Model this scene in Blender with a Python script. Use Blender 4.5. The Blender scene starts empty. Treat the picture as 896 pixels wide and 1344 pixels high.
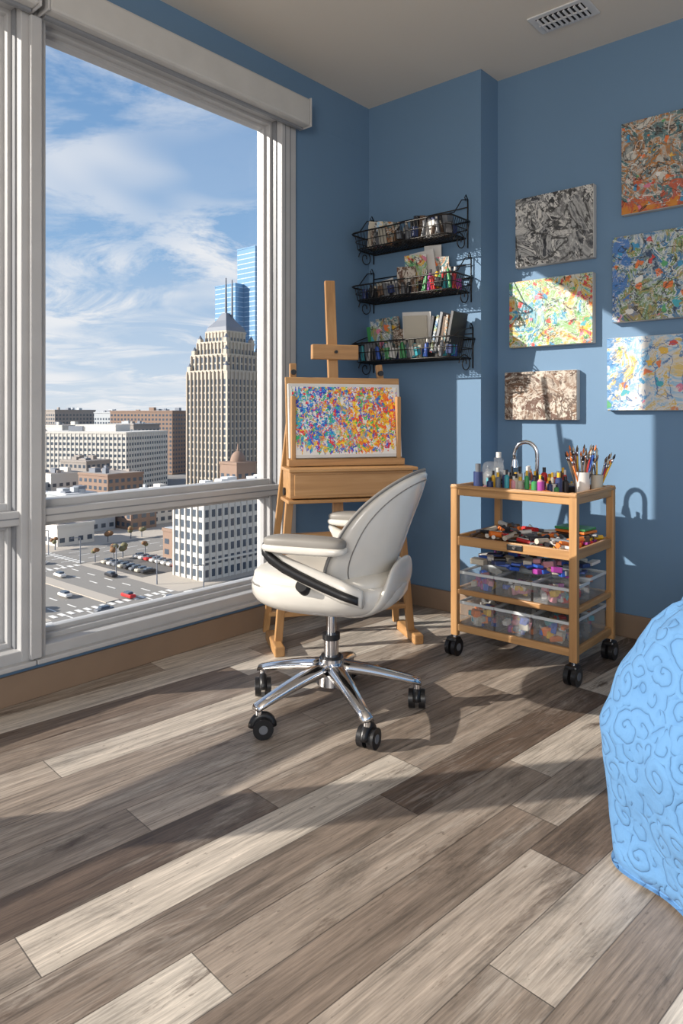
import bpy, bmesh, math, random
from mathutils import Matrix, Vector, Euler, noise as mnoise
R = random.Random(7)
sc = bpy.context.scene
sc.view_settings.view_transform = 'Standard'

# ------------------------------------------------------------------ materials
MATS = {}
class G:
    def __init__(s, name):
        m = bpy.data.materials.new(name); m.use_nodes = True
        s.m = m; s.nt = m.node_tree; s.nt.nodes.clear()
        s.out = s.nt.nodes.new('ShaderNodeOutputMaterial')
        MATS[name] = m
    def n(s, t, ins=None, **kw):
        nd = s.nt.nodes.new(t)
        for k, v in kw.items(): setattr(nd, k, v)
        if ins:
            for k, v in ins.items(): s.put(nd.inputs[k], v)
        return nd
    def put(s, sock, v):
        if v is None: return
        if isinstance(v, bpy.types.NodeSocket): s.nt.links.new(v, sock)
        else:
            if isinstance(v, tuple) and len(v) == 3 and sock.type == 'RGBA': v = (*v, 1)
            sock.default_value = v
    def math(s, op, a, b=None, c=None, clamp=False):
        nd = s.nt.nodes.new('ShaderNodeMath'); nd.operation = op; nd.use_clamp = clamp
        s.put(nd.inputs[0], a)
        if b is not None: s.put(nd.inputs[1], b)
        if c is not None: s.put(nd.inputs[2], c)
        return nd.outputs[0]
    def mix(s, f, a, b, blend='MIX'):
        nd = s.nt.nodes.new('ShaderNodeMixRGB'); nd.blend_type = blend
        s.put(nd.inputs[0], f); s.put(nd.inputs[1], a); s.put(nd.inputs[2], b)
        return nd.outputs[0]
    def ramp(s, f, stops, interp='LINEAR'):
        nd = s.nt.nodes.new('ShaderNodeValToRGB'); cr = nd.color_ramp; cr.interpolation = interp
        while len(cr.elements) < len(stops): cr.elements.new(0.5)
        for e, (p, c) in zip(cr.elements, stops):
            e.position = p
            e.color = (c, c, c, 1) if isinstance(c, (int, float)) else (*c, 1)
        s.put(nd.inputs[0], f); return nd.outputs[0]
    def co(s, which='Object', scale=(1, 1, 1), rot=(0, 0, 0), loc=(0, 0, 0)):
        t = s.n('ShaderNodeTexCoord')
        mp = s.n('ShaderNodeMapping'); mp.inputs['Scale'].default_value = scale
        mp.inputs['Rotation'].default_value = rot; mp.inputs['Location'].default_value = loc
        s.nt.links.new(t.outputs[which], mp.inputs[0]); return mp.outputs[0]
    def noise(s, vec, scale, detail=3, rough=.5, dist=0, col=False):
        nd = s.n('ShaderNodeTexNoise')
        s.put(nd.inputs['Vector'], vec); s.put(nd.inputs['Scale'], scale)
        nd.inputs['Detail'].default_value = detail; nd.inputs['Roughness'].default_value = rough
        nd.inputs['Distortion'].default_value = dist
        return nd.outputs[1 if col else 0]
    def bump(s, h, strength=.3, dist=.01):
        nd = s.n('ShaderNodeBump'); nd.inputs['Strength'].default_value = strength
        nd.inputs['Distance'].default_value = dist; s.put(nd.inputs['Height'], h); return nd.outputs[0]
    def bsdf(s, col, rough=.5, metal=0, normal=None, spec=.5, trans=0, coat=0, sheen=0):
        b = s.n('ShaderNodeBsdfPrincipled')
        s.put(b.inputs['Base Color'], col); s.put(b.inputs['Roughness'], rough)
        b.inputs['Metallic'].default_value = metal; b.inputs['Specular IOR Level'].default_value = spec
        b.inputs['Transmission Weight'].default_value = trans; b.inputs['Coat Weight'].default_value = coat
        b.inputs['Sheen Weight'].default_value = sheen
        if normal is not None: s.put(b.inputs['Normal'], normal)
        s.nt.links.new(b.outputs[0], s.out.inputs[0]); return b
def plain(name, col, rough=.5, metal=0, coat=0, spec=.5, var=.08):
    g = G(name); n = g.noise(g.co(), 9, 3)
    c = g.mix(1, (*col,), g.ramp(n, [(.3, 1-var), (.7, 1+0*var)]), 'MULTIPLY')
    g.bsdf(c, rough, metal, coat=coat, spec=spec); return g.m

WALL = (.138, .236, .362)
g = G('wall_paint_blue'); n = g.noise(g.co(), 260, 2); n2 = g.noise(g.co(), 1.5, 2)
c = g.mix(n2, WALL, tuple(v*1.06 for v in WALL)); g.bsdf(c, .62, normal=g.bump(n, .12, .002), spec=.3)
g = G('ceiling_paint'); n = g.noise(g.co(), 180, 2); g.bsdf((.74, .675, .59), .8, normal=g.bump(n, .15, .002), spec=.2)
plain('baseboard_tan', (.27, .185, .125), .5)
plain('frame_paint', (.48, .48, .485), .36)
plain('frame_shadow', (.22, .23, .25), .4)  # darker copy of the frame colour, shade put into grooves and gaps
plain('blind_white', (.55, .54, .52), .5)
plain('chrome', (.78, .78, .80), .12, 1, var=.02)
plain('black_plastic', (.012, .012, .014), .35)
plain('dark_wire', (.035, .032, .03), .4, .6)
plain('white_leather', (.68, .645, .58), .34, coat=.2)
plain('white_shell', (.66, .63, .58), .24, coat=.4)
plain('seam_grey', (.20, .19, .18), .5)
plain('arm_pad_grey', (.24, .225, .205), .5)
plain('vent_white', (.7, .7, .7), .5)
plain('vent_dark', (.02, .02, .02), .8)
plain('canvas_side', (.58, .56, .53), .8)
PAL = [(.70,.68,.65), (.02,.02,.025), (.55,.03,.03), (.03,.10,.45), (.75,.45,.03), (.05,.28,.09), (.35,.05,.30),
       (.80,.20,.03), (.05,.35,.42), (.12,.07,.04), (.55,.50,.41), (.15,.16,.18), (.7,.3,.35), (.03,.05,.15)]
for i, c in enumerate(PAL): plain('pc%d' % i, c, .4)

def wood(name, axis):
    g = G(name); s = [26, 26, 26]; s[axis] = 1.6
    v = g.co('Object', tuple(s)); a = g.noise(v, 1.2, 5, .6, .8); b = g.noise(v, 5, 3)
    s2 = [7, 7, 7]; s2[axis] = .6
    k = g.noise(g.co('Object', tuple(s2)), 1, 2)
    c = g.ramp(a, [(.25, (.22, .10, .035)), (.5, (.43, .225, .085)), (.75, (.55, .32, .14))])
    c = g.mix(.35, c, g.ramp(k, [(.3, (.33, .16, .06)), (.7, (.60, .36, .16))]))
    g.bsdf(c, .42, normal=g.bump(b, .1, .003))
for i, a in enumerate('XYZ'): wood('wood' + a, i)

# floor planks
g = G('floor_planks')
sep = g.n('ShaderNodeSeparateXYZ'); g.put(sep.inputs[0], g.co('Object', rot=(0, 0, math.radians(5.5))))
u, v = sep.outputs[0], sep.outputs[1]
PW, PL = .138, 1.1
uu = g.math('DIVIDE', u, PW); row = g.math('FLOOR', uu)
wn = g.n('ShaderNodeTexWhiteNoise', noise_dimensions='1D'); g.put(wn.inputs['W'], row)
vv = g.math('ADD', g.math('DIVIDE', v, PL), g.math('MULTIPLY', wn.outputs[0], 9.0)); colm = g.math('FLOOR', vv)
cmb = g.n('ShaderNodeCombineXYZ'); g.put(cmb.inputs[0], row); g.put(cmb.inputs[1], colm)
w2 = g.n('ShaderNodeTexWhiteNoise', noise_dimensions='2D'); g.put(w2.inputs['Vector'], cmb.outputs[0])
rnd = w2.outputs[0]
def vecm(sx, sy):
    c = g.n('ShaderNodeCombineXYZ')
    g.put(c.inputs[0], g.math('MULTIPLY', u, sx)); g.put(c.inputs[1], g.math('MULTIPLY', v, sy))
    g.put(c.inputs[2], g.math('MULTIPLY', rnd, 37.0)); return c.outputs[0]
base = g.ramp(rnd, [(0, (.105, .074, .056)), (.2, (.175, .133, .104)), (.42, (.255, .207, .168)), (.68, (.37, .312, .26)), (.9, (.52, .462, .395)), (1, (.56, .51, .45))])
fine = g.noise(vecm(210, 9), 1, 4, .65, 0)
streak = g.noise(vecm(55, 1.2), 1, 7, .75, .2)
blot = g.noise(vecm(11, 2.2), 1, 8, .74, .5)
cath = g.noise(vecm(9.0, .8), 1, 2, .5, .5)
wv = g.math('SINE', g.math('MULTIPLY', g.math('ADD', cath, g.math('MULTIPLY', fine, .012)), 150))
c = g.mix(1, base, g.ramp(fine, [(.30, .66), (.5, .98), (.68, 1.2)]), 'MULTIPLY')
c = g.mix(1, c, g.ramp(streak, [(.30, .46), (.48, .96), (.66, 1.28)]), 'MULTIPLY')
c = g.mix(1, c, g.ramp(blot, [(.32, .48), (.46, .98), (.66, 1.22)]), 'MULTIPLY')
# limed patches and pores following the grain
lime = g.noise(vecm(7, 1.4), 1, 6, .7, .4)
c = g.mix(g.math('MULTIPLY', g.ramp(lime, [(.52, 0), (.66, .5)]), g.ramp(fine, [(.4, .3), (.6, 1)])), c, (.56, .51, .45))
oak = g.math('MULTIPLY', g.ramp(w2.outputs[1], [(.35, .0), (.5, 1)]), g.ramp(g.noise(vecm(6, 1.4), 1, 3), [(.44, 0), (.60, 1)]))
c = g.mix(g.math('MULTIPLY', g.math('MULTIPLY', g.ramp(wv, [(.6, 0), (.98, 1)]), oak), .20), c, (.62, .57, .50))
kn = g.noise(vecm(9, 1.6), 1, 8, .72, .6)
c = g.mix(g.ramp(kn, [(.58, 0), (.67, .85)]), c, (.068, .042, .028))
sp_ = g.noise(vecm(90, 30), 1, 3, .6, 0)
c = g.mix(g.ramp(sp_, [(.66, 0), (.72, .5)]), c, (.07, .05, .035))
fu = g.math('FRACT', uu); fv = g.math('FRACT', vv)
eu = g.math('MINIMUM', fu, g.math('SUBTRACT', 1, fu)); ev = g.math('MULTIPLY', g.math('MINIMUM', fv, g.math('SUBTRACT', 1, fv)), PL/PW)
seam = g.ramp(g.math('MINIMUM', eu, ev), [(.0, 1), (.015, 0)])
c = g.mix(g.math('MULTIPLY', seam, .8), c, (.04, .03, .024))
h = g.math('SUBTRACT', g.math('MULTIPLY', g.math('ADD', fine, streak), .4), seam)
g.bsdf(c, g.ramp(streak, [(.3, .52), (.7, .38)]), normal=g.bump(h, .4, .002), spec=.4)

# glass
def glassy(name, tint, refl, rough=.02):
    g = G(name); t = g.n('ShaderNodeBsdfTransparent'); g.put(t.inputs[0], tint)
    gl = g.n('ShaderNodeBsdfGlossy'); gl.inputs['Roughness'].default_value = rough
    mx = g.n('ShaderNodeMixShader'); lw = g.n('ShaderNodeFresnel'); lw.inputs[0].default_value = 1.25
    g.put(mx.inputs[0], g.math('MULTIPLY', lw.outputs[0], refl)); g.put(mx.inputs[1], t.outputs[0]); g.put(mx.inputs[2], gl.outputs[0])
    g.put(g.out.inputs[0], mx.outputs[0])
glassy('window_glass', (.98, .985, .99), .35)
g = G('clear_plastic'); t = g.n('ShaderNodeBsdfTransparent'); g.put(t.inputs[0], (.96, .97, .975))
p = g.bsdf(g.ramp(g.noise(g.co(), 20), [(0, .7), (1, .8)]), .15)
mx = g.n('ShaderNodeMixShader'); mx.inputs[0].default_value = .10
g.put(mx.inputs[1], t.outputs[0]); g.put(mx.inputs[2], p.outputs[0]); g.put(g.out.inputs[0], mx.outputs[0])
plain('frosted_rim', (.58, .61, .63), .3)

# quilt: stitched scrolls (a spiral in every cell)
g = G('quilt_blue'); v = g.co()
wv_ = g.mix(.04, v, g.noise(v, 16, 2, .5, col=True))
vo = g.n('ShaderNodeTexVoronoi', feature='F1'); g.put(vo.inputs['Vector'], wv_); vo.inputs['Scale'].default_value = 17; vo.inputs['Randomness'].default_value = .85
df = g.n('ShaderNodeVectorMath', operation='SUBTRACT'); g.put(df.inputs[0], wv_); g.put(df.inputs[1], vo.outputs['Position'])
ds = g.n('ShaderNodeSeparateXYZ'); g.put(ds.inputs[0], df.outputs[0])
ang = g.math('ARCTAN2', g.math('ADD', ds.outputs[2], g.math('MULTIPLY', ds.outputs[0], .3)), g.math('SUBTRACT', ds.outputs[0], ds.outputs[1]))
ph = g.math('ADD', g.math('MULTIPLY', vo.outputs['Distance'], 16.0), ang)
s1 = g.math('POWER', g.math('ABSOLUTE', g.math('SINE', g.math('MULTIPLY', ph, .5))), .28)
f2 = g.noise(v, 190, 2)
hh = g.math('ADD', s1, g.math('MULTIPLY', f2, .12)); hh = g.math('ADD', hh, g.math('MULTIPLY', g.noise(v, 38, 4), .7))
c = g.mix(s1, (.075, .185, .375), (.105, .235, .435))
g.bsdf(c, .9, normal=g.bump(hh, .8, .006), spec=.1, sheen=.05)

# abstract art
def art(name, pal, scale, seed, line=(.02, .02, .02), lw=.2, dots=.0, bright=None, dotpal=None, acc=None):
    g = G(name); v0 = g.co('Object'); v = g.co('Object', loc=(seed*3.1, seed*1.7, seed*.9))
    n1 = g.noise(v, scale, 7, .68, 1.2)
    k = len(pal); lo, hi = .36, .64
    c = g.ramp(n1, [(lo+(hi-lo)*i/(k-1), p) for i, p in enumerate(pal)], 'LINEAR')
    nb = g.noise(v, scale*1.9, 5, .66, 1.4)
    c2 = g.ramp(nb, [(lo+(hi-lo)*i/(k-1), p) for i, p in enumerate(pal[::-1])], 'CONSTANT')
    c = g.mix(g.ramp(g.noise(v, scale*1.3, 4, .6), [(.46, 0), (.51, 1)]), c, c2)
    for (col, ax, off, sgn) in (acc or []):
        sp = g.n('ShaderNodeSeparateXYZ'); g.put(sp.inputs[0], v0)
        t = g.math('ADD', g.math('MULTIPLY', g.math('SUBTRACT', sp.outputs[ax], off), sgn*1.4), g.noise(v, scale*3.4, 5, .7, .8))
        c = g.mix(g.ramp(t, [(.60, 0), (.65, .85)]), c, col)
    if dots > 0:
        vo = g.n('ShaderNodeTexVoronoi', feature='F1'); wv = g.mix(.06, v, g.noise(v, scale*5, 3, .6, col=True))
        g.put(vo.inputs['Vector'], wv); vo.inputs['Scale'].default_value = scale*5.5
        sc_ = g.n('ShaderNodeSeparateColor'); g.put(sc_.inputs[0], vo.outputs['Color'])
        dp = dotpal or [(.60,.04,.03), (.72,.42,.03), (.03,.26,.48), (.08,.34,.12), (.65,.18,.28), (.74,.72,.67), (.72,.16,.03), (.03,.36,.44)]
        dc = g.ramp(sc_.outputs[0], [(i/len(dp), p) for i, p in enumerate(dp)], 'CONSTANT')
        dm = g.math('MULTIPLY', g.math('LESS_THAN', vo.outputs['Distance'], .45), g.math('GREATER_THAN', sc_.outputs[1], 1-dots))
        c = g.mix(g.math('MULTIPLY', dm, .92), c, dc)
    ln = g.math('ABSOLUTE', g.math('SINE', g.math('MULTIPLY', g.noise(v, scale*1.1, 4, .6, 1.2), 20)))
    c = g.mix(g.ramp(ln, [(lw*.5, .85), (lw, 0)]), c, line)
    ln2 = g.math('ABSOLUTE', g.math('SINE', g.math('MULTIPLY', g.noise(v, scale*1.3, 4, .62, 1.4), 15)))
    c = g.mix(g.ramp(ln2, [(.06, .85), (.13, 0)]), c, bright or (.68, .66, .62))
    g.bsdf(c, .5, normal=g.bump(g.noise(v, scale*8, 4), .6, .005))
art('art_multicolour', [(.02,.02,.03), (.14,.14,.13), (.05,.17,.19), (.46,.43,.38), (.40,.16,.03), (.14,.19,.20), (.56,.53,.47)], 5, 1, dots=.22, lw=.26, acc=[((.50,.07,.02), 2, -.04, -1), ((.55,.22,.02), 2, -.12, -1)])
art('art_monochrome', [(.015,.015,.02), (.06,.065,.075), (.40,.40,.39), (.14,.14,.14), (.60,.59,.56), (.04,.04,.045)], 3.2, 2, lw=.36)
art('art_landscape', [(.03,.06,.12), (.17,.23,.27), (.04,.17,.34), (.54,.56,.55), (.12,.24,.10), (.38,.28,.10), (.18,.21,.26)], 5, 3, dots=.22, lw=.24, acc=[((.03,.15,.45), 0, -.14, -1), ((.55,.18,.03), 2, -.16, -1)])
art('art_dotted', [(.28,.46,.50), (.02,.28,.44), (.46,.54,.50), (.20,.40,.10), (.56,.55,.52), (.58,.40,.05), (.55,.06,.08)], 5.2, 4, lw=.2, dots=.6, bright=(.6,.59,.56))
art('art_pastel', [(.06,.28,.55), (.58,.59,.60), (.62,.60,.57), (.22,.44,.64), (.60,.58,.55), (.62,.44,.12), (.60,.58,.56)], 3.8, 5, line=(.04,.14,.34), lw=.2, dots=.25, acc=[((.05,.24,.52), 0, -.12, -1), ((.60,.18,.03), 2, -.13, -1)], bright=(.62,.61,.58))
art('art_brown', [(.08,.04,.025), (.42,.36,.30), (.18,.10,.06), (.54,.48,.41), (.12,.06,.04)], 4.2, 6, line=(.07,.035,.02), lw=.34, bright=(.56, .50, .43))
g = G('art_confetti'); v = g.co()
sp = g.n('ShaderNodeSeparateXYZ'); g.put(sp.inputs[0], v)
st = g.n('ShaderNodeMapping'); g.put(st.inputs[0], g.mix(.08, v, g.noise(v, 40, 4, .65, col=True))); st.inputs['Scale'].default_value = (1, 1, .45)
vo = g.n('ShaderNodeTexVoronoi', feature='F1'); g.put(vo.inputs['Vector'], st.outputs[0]); vo.inputs['Scale'].default_value = 115
sc_ = g.n('ShaderNodeSeparateColor'); g.put(sc_.inputs[0], vo.outputs['Color'])
x, z = sp.outputs[0], sp.outputs[2]
cool = [(.02,.08,.62), (.02,.30,.75), (.02,.06,.50), (.85,.82,.78), (.03,.45,.55), (.80,.04,.05), (.88,.55,.02), (.05,.48,.12)]
warm = [(.88,.08,.02), (.95,.52,.01), (.85,.82,.78), (.06,.48,.10), (.03,.12,.62), (.95,.68,.04), (.65,.02,.05), (.90,.20,.02)]
cc = g.ramp(sc_.outputs[0], [(i/8, p) for i, p in enumerate(cool)], 'CONSTANT'); cw = g.ramp(sc_.outputs[0], [(i/8, p) for i, p in enumerate(warm)], 'CONSTANT')
side = g.math('ADD', g.math('MULTIPLY', x, 1.3), g.noise(v, 16, 4))
col = g.mix(g.ramp(side, [(.44, 0), (.54, 1)]), cc, cw)
rx = g.math('DIVIDE', x, .275); rz = g.math('DIVIDE', g.math('SUBTRACT', z, .014), .165)
rr = g.math('ADD', g.math('POWER', g.math('ABSOLUTE', rx), 4), g.math('POWER', g.math('ABSOLUTE', rz), 4))
drip = g.noise(g.co('Object', (75, 1, 7)), 1, 3)
mk = g.math('ADD', g.math('SUBTRACT', 1.0, rr), g.math('MULTIPLY', g.math('SUBTRACT', drip, .5), 2.6))
mk = g.ramp(mk, [(.10, 0), (.14, 1)])
mk = g.math('MULTIPLY', mk, g.math('GREATER_THAN', sc_.outputs[1], .07))
g.bsdf(g.mix(mk, (.80, .79, .77), col), .6)

# city materials
plain('stone_grey', (.47, .42, .355), .8); plain('stone_light', (.60, .58, .54), .8)
plain('roof_slate', (.16, .18, .22), .6); plain('city_window', (.07, .09, .12), .2)
plain('glass_tower', (.20, .36, .55), .15, .3); plain('glass_line', (.42, .56, .70), .4)
plain('brick_far', (.25, .17, .13), .85); plain('far_haze_a', (.30, .36, .43), .9); plain('far_haze_b', (.40, .43, .46), .9)  # far_haze tones have aerial haze mixed into the building colour
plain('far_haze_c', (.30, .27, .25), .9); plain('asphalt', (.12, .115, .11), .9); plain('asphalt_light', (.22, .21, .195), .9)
plain('pavement', (.42, .38, .33), .9); plain('marking', (.7, .7, .68), .8); plain('autumn', (.22, .12, .06), .9); plain('roof_white', (.66, .66, .66), .8)
plain('grassy', (.16, .15, .08), .9)
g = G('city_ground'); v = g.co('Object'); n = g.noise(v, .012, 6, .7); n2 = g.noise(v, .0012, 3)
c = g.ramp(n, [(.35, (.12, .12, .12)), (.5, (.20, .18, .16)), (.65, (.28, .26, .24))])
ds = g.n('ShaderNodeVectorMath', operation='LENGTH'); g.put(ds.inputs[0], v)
c = g.mix(g.ramp(g.math('DIVIDE', ds.outputs['Value'], 5000), [(.05, 0), (.6, 1)]), c, (.26, .36, .46))  # distance haze painted in: ground colour turns pale blue further out
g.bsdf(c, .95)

# ------------------------------------------------------------------ mesh builder
class MB:
    def __init__(s): s.v = []; s.f = []; s.fm = []; s.sm = []; s.mats = []
    def mi(s, m):
        if m not in s.mats: s.mats.append(m)
        return s.mats.index(m)
    def add(s, vs, fs, m, smooth=False, M=None):
        o = len(s.v); k = s.mi(m)
        for p in vs:
            p = Vector(p)
            if M is not None: p = M @ p
            s.v.append(tuple(p))
        for f in fs: s.f.append(tuple(i+o for i in f)); s.fm.append(k); s.sm.append(smooth)
    def box(s, c, size, m, rot=None, bev=0, seg=2):
        M = Matrix.Translation(c) @ (rot.to_4x4() if rot is not None else Matrix())
        a, b, d = size[0]/2, size[1]/2, size[2]/2
        if bev <= 0:
            vs = [(x, y, z) for x in (-a, a) for y in (-b, b) for z in (-d, d)]
            fs = [(0,1,3,2), (4,6,7,5), (0,4,5,1), (2,3,7,6), (0,2,6,4), (1,5,7,3)]
            s.add(vs, fs, m, False, M); return
        bm = bmesh.new(); bmesh.ops.create_cube(bm, size=1)
        bmesh.ops.scale(bm, vec=size, verts=bm.verts)
        bmesh.ops.bevel(bm, geom=list(bm.edges), offset=min(bev, min(size)*.49), segments=seg, affect='EDGES', profile=.5)
        bm.verts.index_update()
        s.add([v.co.copy() for v in bm.verts], [[v.index for v in f.verts] for f in bm.faces], m, False, M); bm.free()
    def b2(s, lo, hi, m, bev=0):
        s.box([(l+h)/2 for l, h in zip(lo, hi)], [abs(h-l) for l, h in zip(lo, hi)], m, None, bev)
    def beam(s, p1, p2, w, d, m, bev=.003, up=(0, 1, 0)):
        p1, p2 = Vector(p1), Vector(p2); z = (p2-p1); L = z.length; z.normalize()
        if m == 'wood': m = 'wood' + 'XYZ'[max(range(3), key=lambda i: abs(z[i]))]
        up = Vector(up)
        if abs(up.dot(z)) > .95: up = Vector((1, 0, 0))
        x = up.cross(z).normalized(); y = z.cross(x)
        rot = Matrix((x, y, z)).transposed()
        s.box((p1+p2)/2, (w, d, L), m, rot, bev)
    def ring(s, p, t, r, seg, ref):
        t = t.normalized(); a = ref - t*ref.dot(t)
        if a.length < 1e-4: a = Vector((1, 0, 0)) - t*t.x
        a.normalize(); b = t.cross(a)
        return [p + a*(math.cos(2*math.pi*i/seg)*r) + b*(math.sin(2*math.pi*i/seg)*r) for i in range(seg)]
    def tube(s, pts, r, m, seg=8, closed=False, rs=None):
        pts = [Vector(p) for p in pts]; n = len(pts); vs = []
        ref = Vector((.13, .31, .94))
        for i, p in enumerate(pts):
            if closed: t = pts[(i+1) % n]-pts[i-1]
            else: t = pts[min(i+1, n-1)]-pts[max(i-1, 0)]
            vs += s.ring(p, t, rs[i] if rs else r, seg, ref)
        fs = []
        for i in range(n if closed else n-1):
            j = (i+1) % n
            for k in range(seg): fs.append((i*seg+k, i*seg+(k+1) % seg, j*seg+(k+1) % seg, j*seg+k))
        if not closed: fs.append(tuple(range(seg))[::-1]); fs.append(tuple((n-1)*seg+k for k in range(seg)))
        s.add(vs, fs, m, True)
    def cyl(s, p1, p2, r, m, r2=None, seg=20):
        p1, p2 = Vector(p1), Vector(p2); t = p2-p1; ref = Vector((.13, .31, .94))
        r2 = r if r2 is None else r2
        a = s.ring(p1, t, r, seg, ref); b = s.ring(p2, t, r2, seg, ref)
        s.add(a+b, [(k, (k+1) % seg, seg+(k+1) % seg, seg+k) for k in range(seg)], m, True)
        s.add(a, [tuple(range(seg))[::-1]], m); s.add(b, [tuple(range(seg))], m)
    def se(s, c, rad, m, e1=1, e2=1, rot=None, nu=32, nv=18, zmin=-1, zmax=1):
        pw = lambda a, e: math.copysign(abs(a)**e, a)
        vs = []; fs = []
        for j in range(nv+1):
            ph = -math.pi/2 + math.pi*j/nv
            for i in range(nu):
                th = 2*math.pi*i/nu
                x = rad[0]*pw(math.cos(ph), e1)*pw(math.cos(th), e2); y = rad[1]*pw(math.cos(ph), e1)*pw(math.sin(th), e2)
                z = rad[2]*max(zmin, min(zmax, pw(math.sin(ph), e1)))
                vs.append((x, y, z))
        for j in range(nv):
            for i in range(nu): fs.append((j*nu+i, j*nu+(i+1) % nu, (j+1)*nu+(i+1) % nu, (j+1)*nu+i))
        s.add(vs, fs, m, True, Matrix.Translation(c) @ (rot.to_4x4() if rot is not None else Matrix()))
    def surf(s, fn, nu, nv, m, closed=True):
        vs = [fn(i/nu, j/nv) for j in range(nv+1) for i in range(nu)]
        fs = [(j*nu+i, j*nu+(i+1) % nu, (j+1)*nu+(i+1) % nu, (j+1)*nu+i) for j in range(nv) for i in range(nu if closed else nu-1)]
        s.add(vs, fs, m, True)
    def build(s, name, M=None, parent=None, weld=False):
        me = bpy.data.meshes.new(name); me.from_pydata(s.v, [], s.f)
        for m in s.mats: me.materials.append(MATS[m])
        me.polygons.foreach_set('material_index', s.fm); me.polygons.foreach_set('use_smooth', s.sm); me.update()
        bm = bmesh.new(); bm.from_mesh(me)
        if weld: bmesh.ops.remove_doubles(bm, verts=bm.verts, dist=1e-5)
        bmesh.ops.recalc_face_normals(bm, faces=bm.faces); bm.to_mesh(me); bm.free()
        o = bpy.data.objects.new(name, me); sc.collection.objects.link(o)
        if parent: o.parent = parent
        if M is not None: o.matrix_world = M
        return o
def empty(name, M):
    e = bpy.data.objects.new(name, None); sc.collection.objects.link(e); e.matrix_world = M; e.empty_display_size = .1; return e
def simple(name, lo, hi, m, bev=0):
    b = MB(); b.b2(lo, hi, m, bev); return b.build(name)

# ------------------------------------------------------------------ room shell
H = 2.80; YB = .177; XE = 4.6; YF = -7.0
simple('floor', (-.2, YF, -.1), (XE, YB+.15, 0), 'floor_planks')
simple('ceiling', (-.2, YF, H), (XE, YB+.15, H+.12), 'ceiling_paint')
b = MB(); b.b2((-.0, YB, 0), (XE, YB+.15, H), 'wall_paint_blue'); b.b2((-.0, 0, 0), (.73, YB+.01, H), 'wall_paint_blue'); b.build('wall_back')
W0, W1, WL = .145, 2.56, -6.5   # window band
b = MB()
b.b2((-.2, YF, 0), (0, YB, W0), 'wall_paint_blue'); b.b2((-.2, YF, W1), (0, YB, H), 'wall_paint_blue')
b.b2((-.199, -.62, W0-.01), (-.0005, YB, W1+.01), 'wall_paint_blue'); b.b2((-.199, YF, W0-.01), (-.0005, WL, W1+.01), 'wall_paint_blue'); b.build('wall_window')
b = MB(); b.b2((0, YF, 0), (.014, -.0, .108), 'baseboard_tan', .004); b.build('baseboard_window')
b = MB(); b.b2((.014, -.014, 0), (.744, 0, .108), 'baseboard_tan', .004); b.b2((.73, 0, 0), (.744, YB, .108), 'baseboard_tan', .004)
b.b2((.744, YB-.014, 0), (XE, YB, .108), 'baseboard_tan', .004); b.build('baseboard_back')

def window(name, y0, y1, wl=.045, wr=.045):
    b = MB(); F = 'frame_paint'; D = 'frame_shadow'
    zb, zt = W0, W1
    # outer frame
    b.b2((-.15, y0, zb), (.022, y0+wl, zt), F, .004); b.b2((-.15, y1-wr, zb), (.022, y1, zt), F, .004)
    b.b2((-.149, y0+.004, zb+.001), (.0205, y1-.004, zb+.045), F, .004); b.b2((-.149, y0+.004, zt-.05), (.0205, y1-.004, zt-.001), F, .004)
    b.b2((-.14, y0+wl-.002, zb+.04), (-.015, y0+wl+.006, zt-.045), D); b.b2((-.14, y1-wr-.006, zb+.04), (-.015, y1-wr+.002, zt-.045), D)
    # sash, stepped
    i0, i1 = y0+wl+.004, y1-wr-.004
    for k, (x0, x1, w) in enumerate(((-.135, -.045, .016), (-.125, -.075, .030))):
        b.b2((x0, i0, zb+.035), (x1, i0+w, zt-.04), F, .003); b.b2((x0, i1-w, zb+.035), (x1, i1, zt-.04), F, .003)
        b.b2((x0+.001, i0, zb+.04), (x1-.001, i1, zb+.045+w*1.1), F, .003); b.b2((x0+.001, i0, zt-.05-w*1.1), (x1-.001, i1, zt-.045), F, .003)
    # transom
    b.b2((-.14, y0+wl-.005, .638), (.005, y1-wr+.005, .690), F, .004); b.b2((-.13, i0, .618), (-.05, i1, .716), F, .004)
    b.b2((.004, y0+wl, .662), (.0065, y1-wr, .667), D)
    # shade-coloured strips drawn as grooves on the wide jamb, and interior sill
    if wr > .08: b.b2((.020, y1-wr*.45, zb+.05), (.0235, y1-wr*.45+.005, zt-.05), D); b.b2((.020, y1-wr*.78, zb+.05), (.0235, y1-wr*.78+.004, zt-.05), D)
    b.b2((-.01, y0+.001, zb-.012), (.05, y1-.001, zb+.006), F, .004)
    b.b2((-.103, i0+.01, zb+.06), (-.097, i1-.01, .655), 'window_glass'); b.b2((-.103, i0+.01, .675), (-.097, i1-.01, zt-.06), 'window_glass')
    return b.build(name)
window('window_1', -1.978, -.62, .045, .10); window('window_2', -3.50, -1.980); window('window_3', -5.0, -3.51); window('window_4', -6.5, -5.01)
b = MB(); b.b2((.0225, -2.000, W0+.01), (.045, -1.958, W1-.08), 'frame_paint', .004); b.build('trim_1')
for y0, y1 in ((-1.965, -.60), (-3.49, -1.995), (-6.49, -3.52)):
    b = MB()
    b.b2((.030, y0, 2.49), (.108, y1, 2.625), 'blind_white', .012)
    b.b2((.0005, y0+.02, 2.568), (.031, y1-.02, 2.612), 'frame_paint')
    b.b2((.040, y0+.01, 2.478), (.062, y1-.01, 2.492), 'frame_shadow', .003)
    b.b2((.0245, y1-.004, 2.485), (.112, y1+.004, 2.63), 'frame_paint', .003); b.b2((.0245, y0-.004, 2.485), (.112, y0+.004, 2.63), 'frame_paint', .003)
    b.build('roller_blind')
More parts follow.
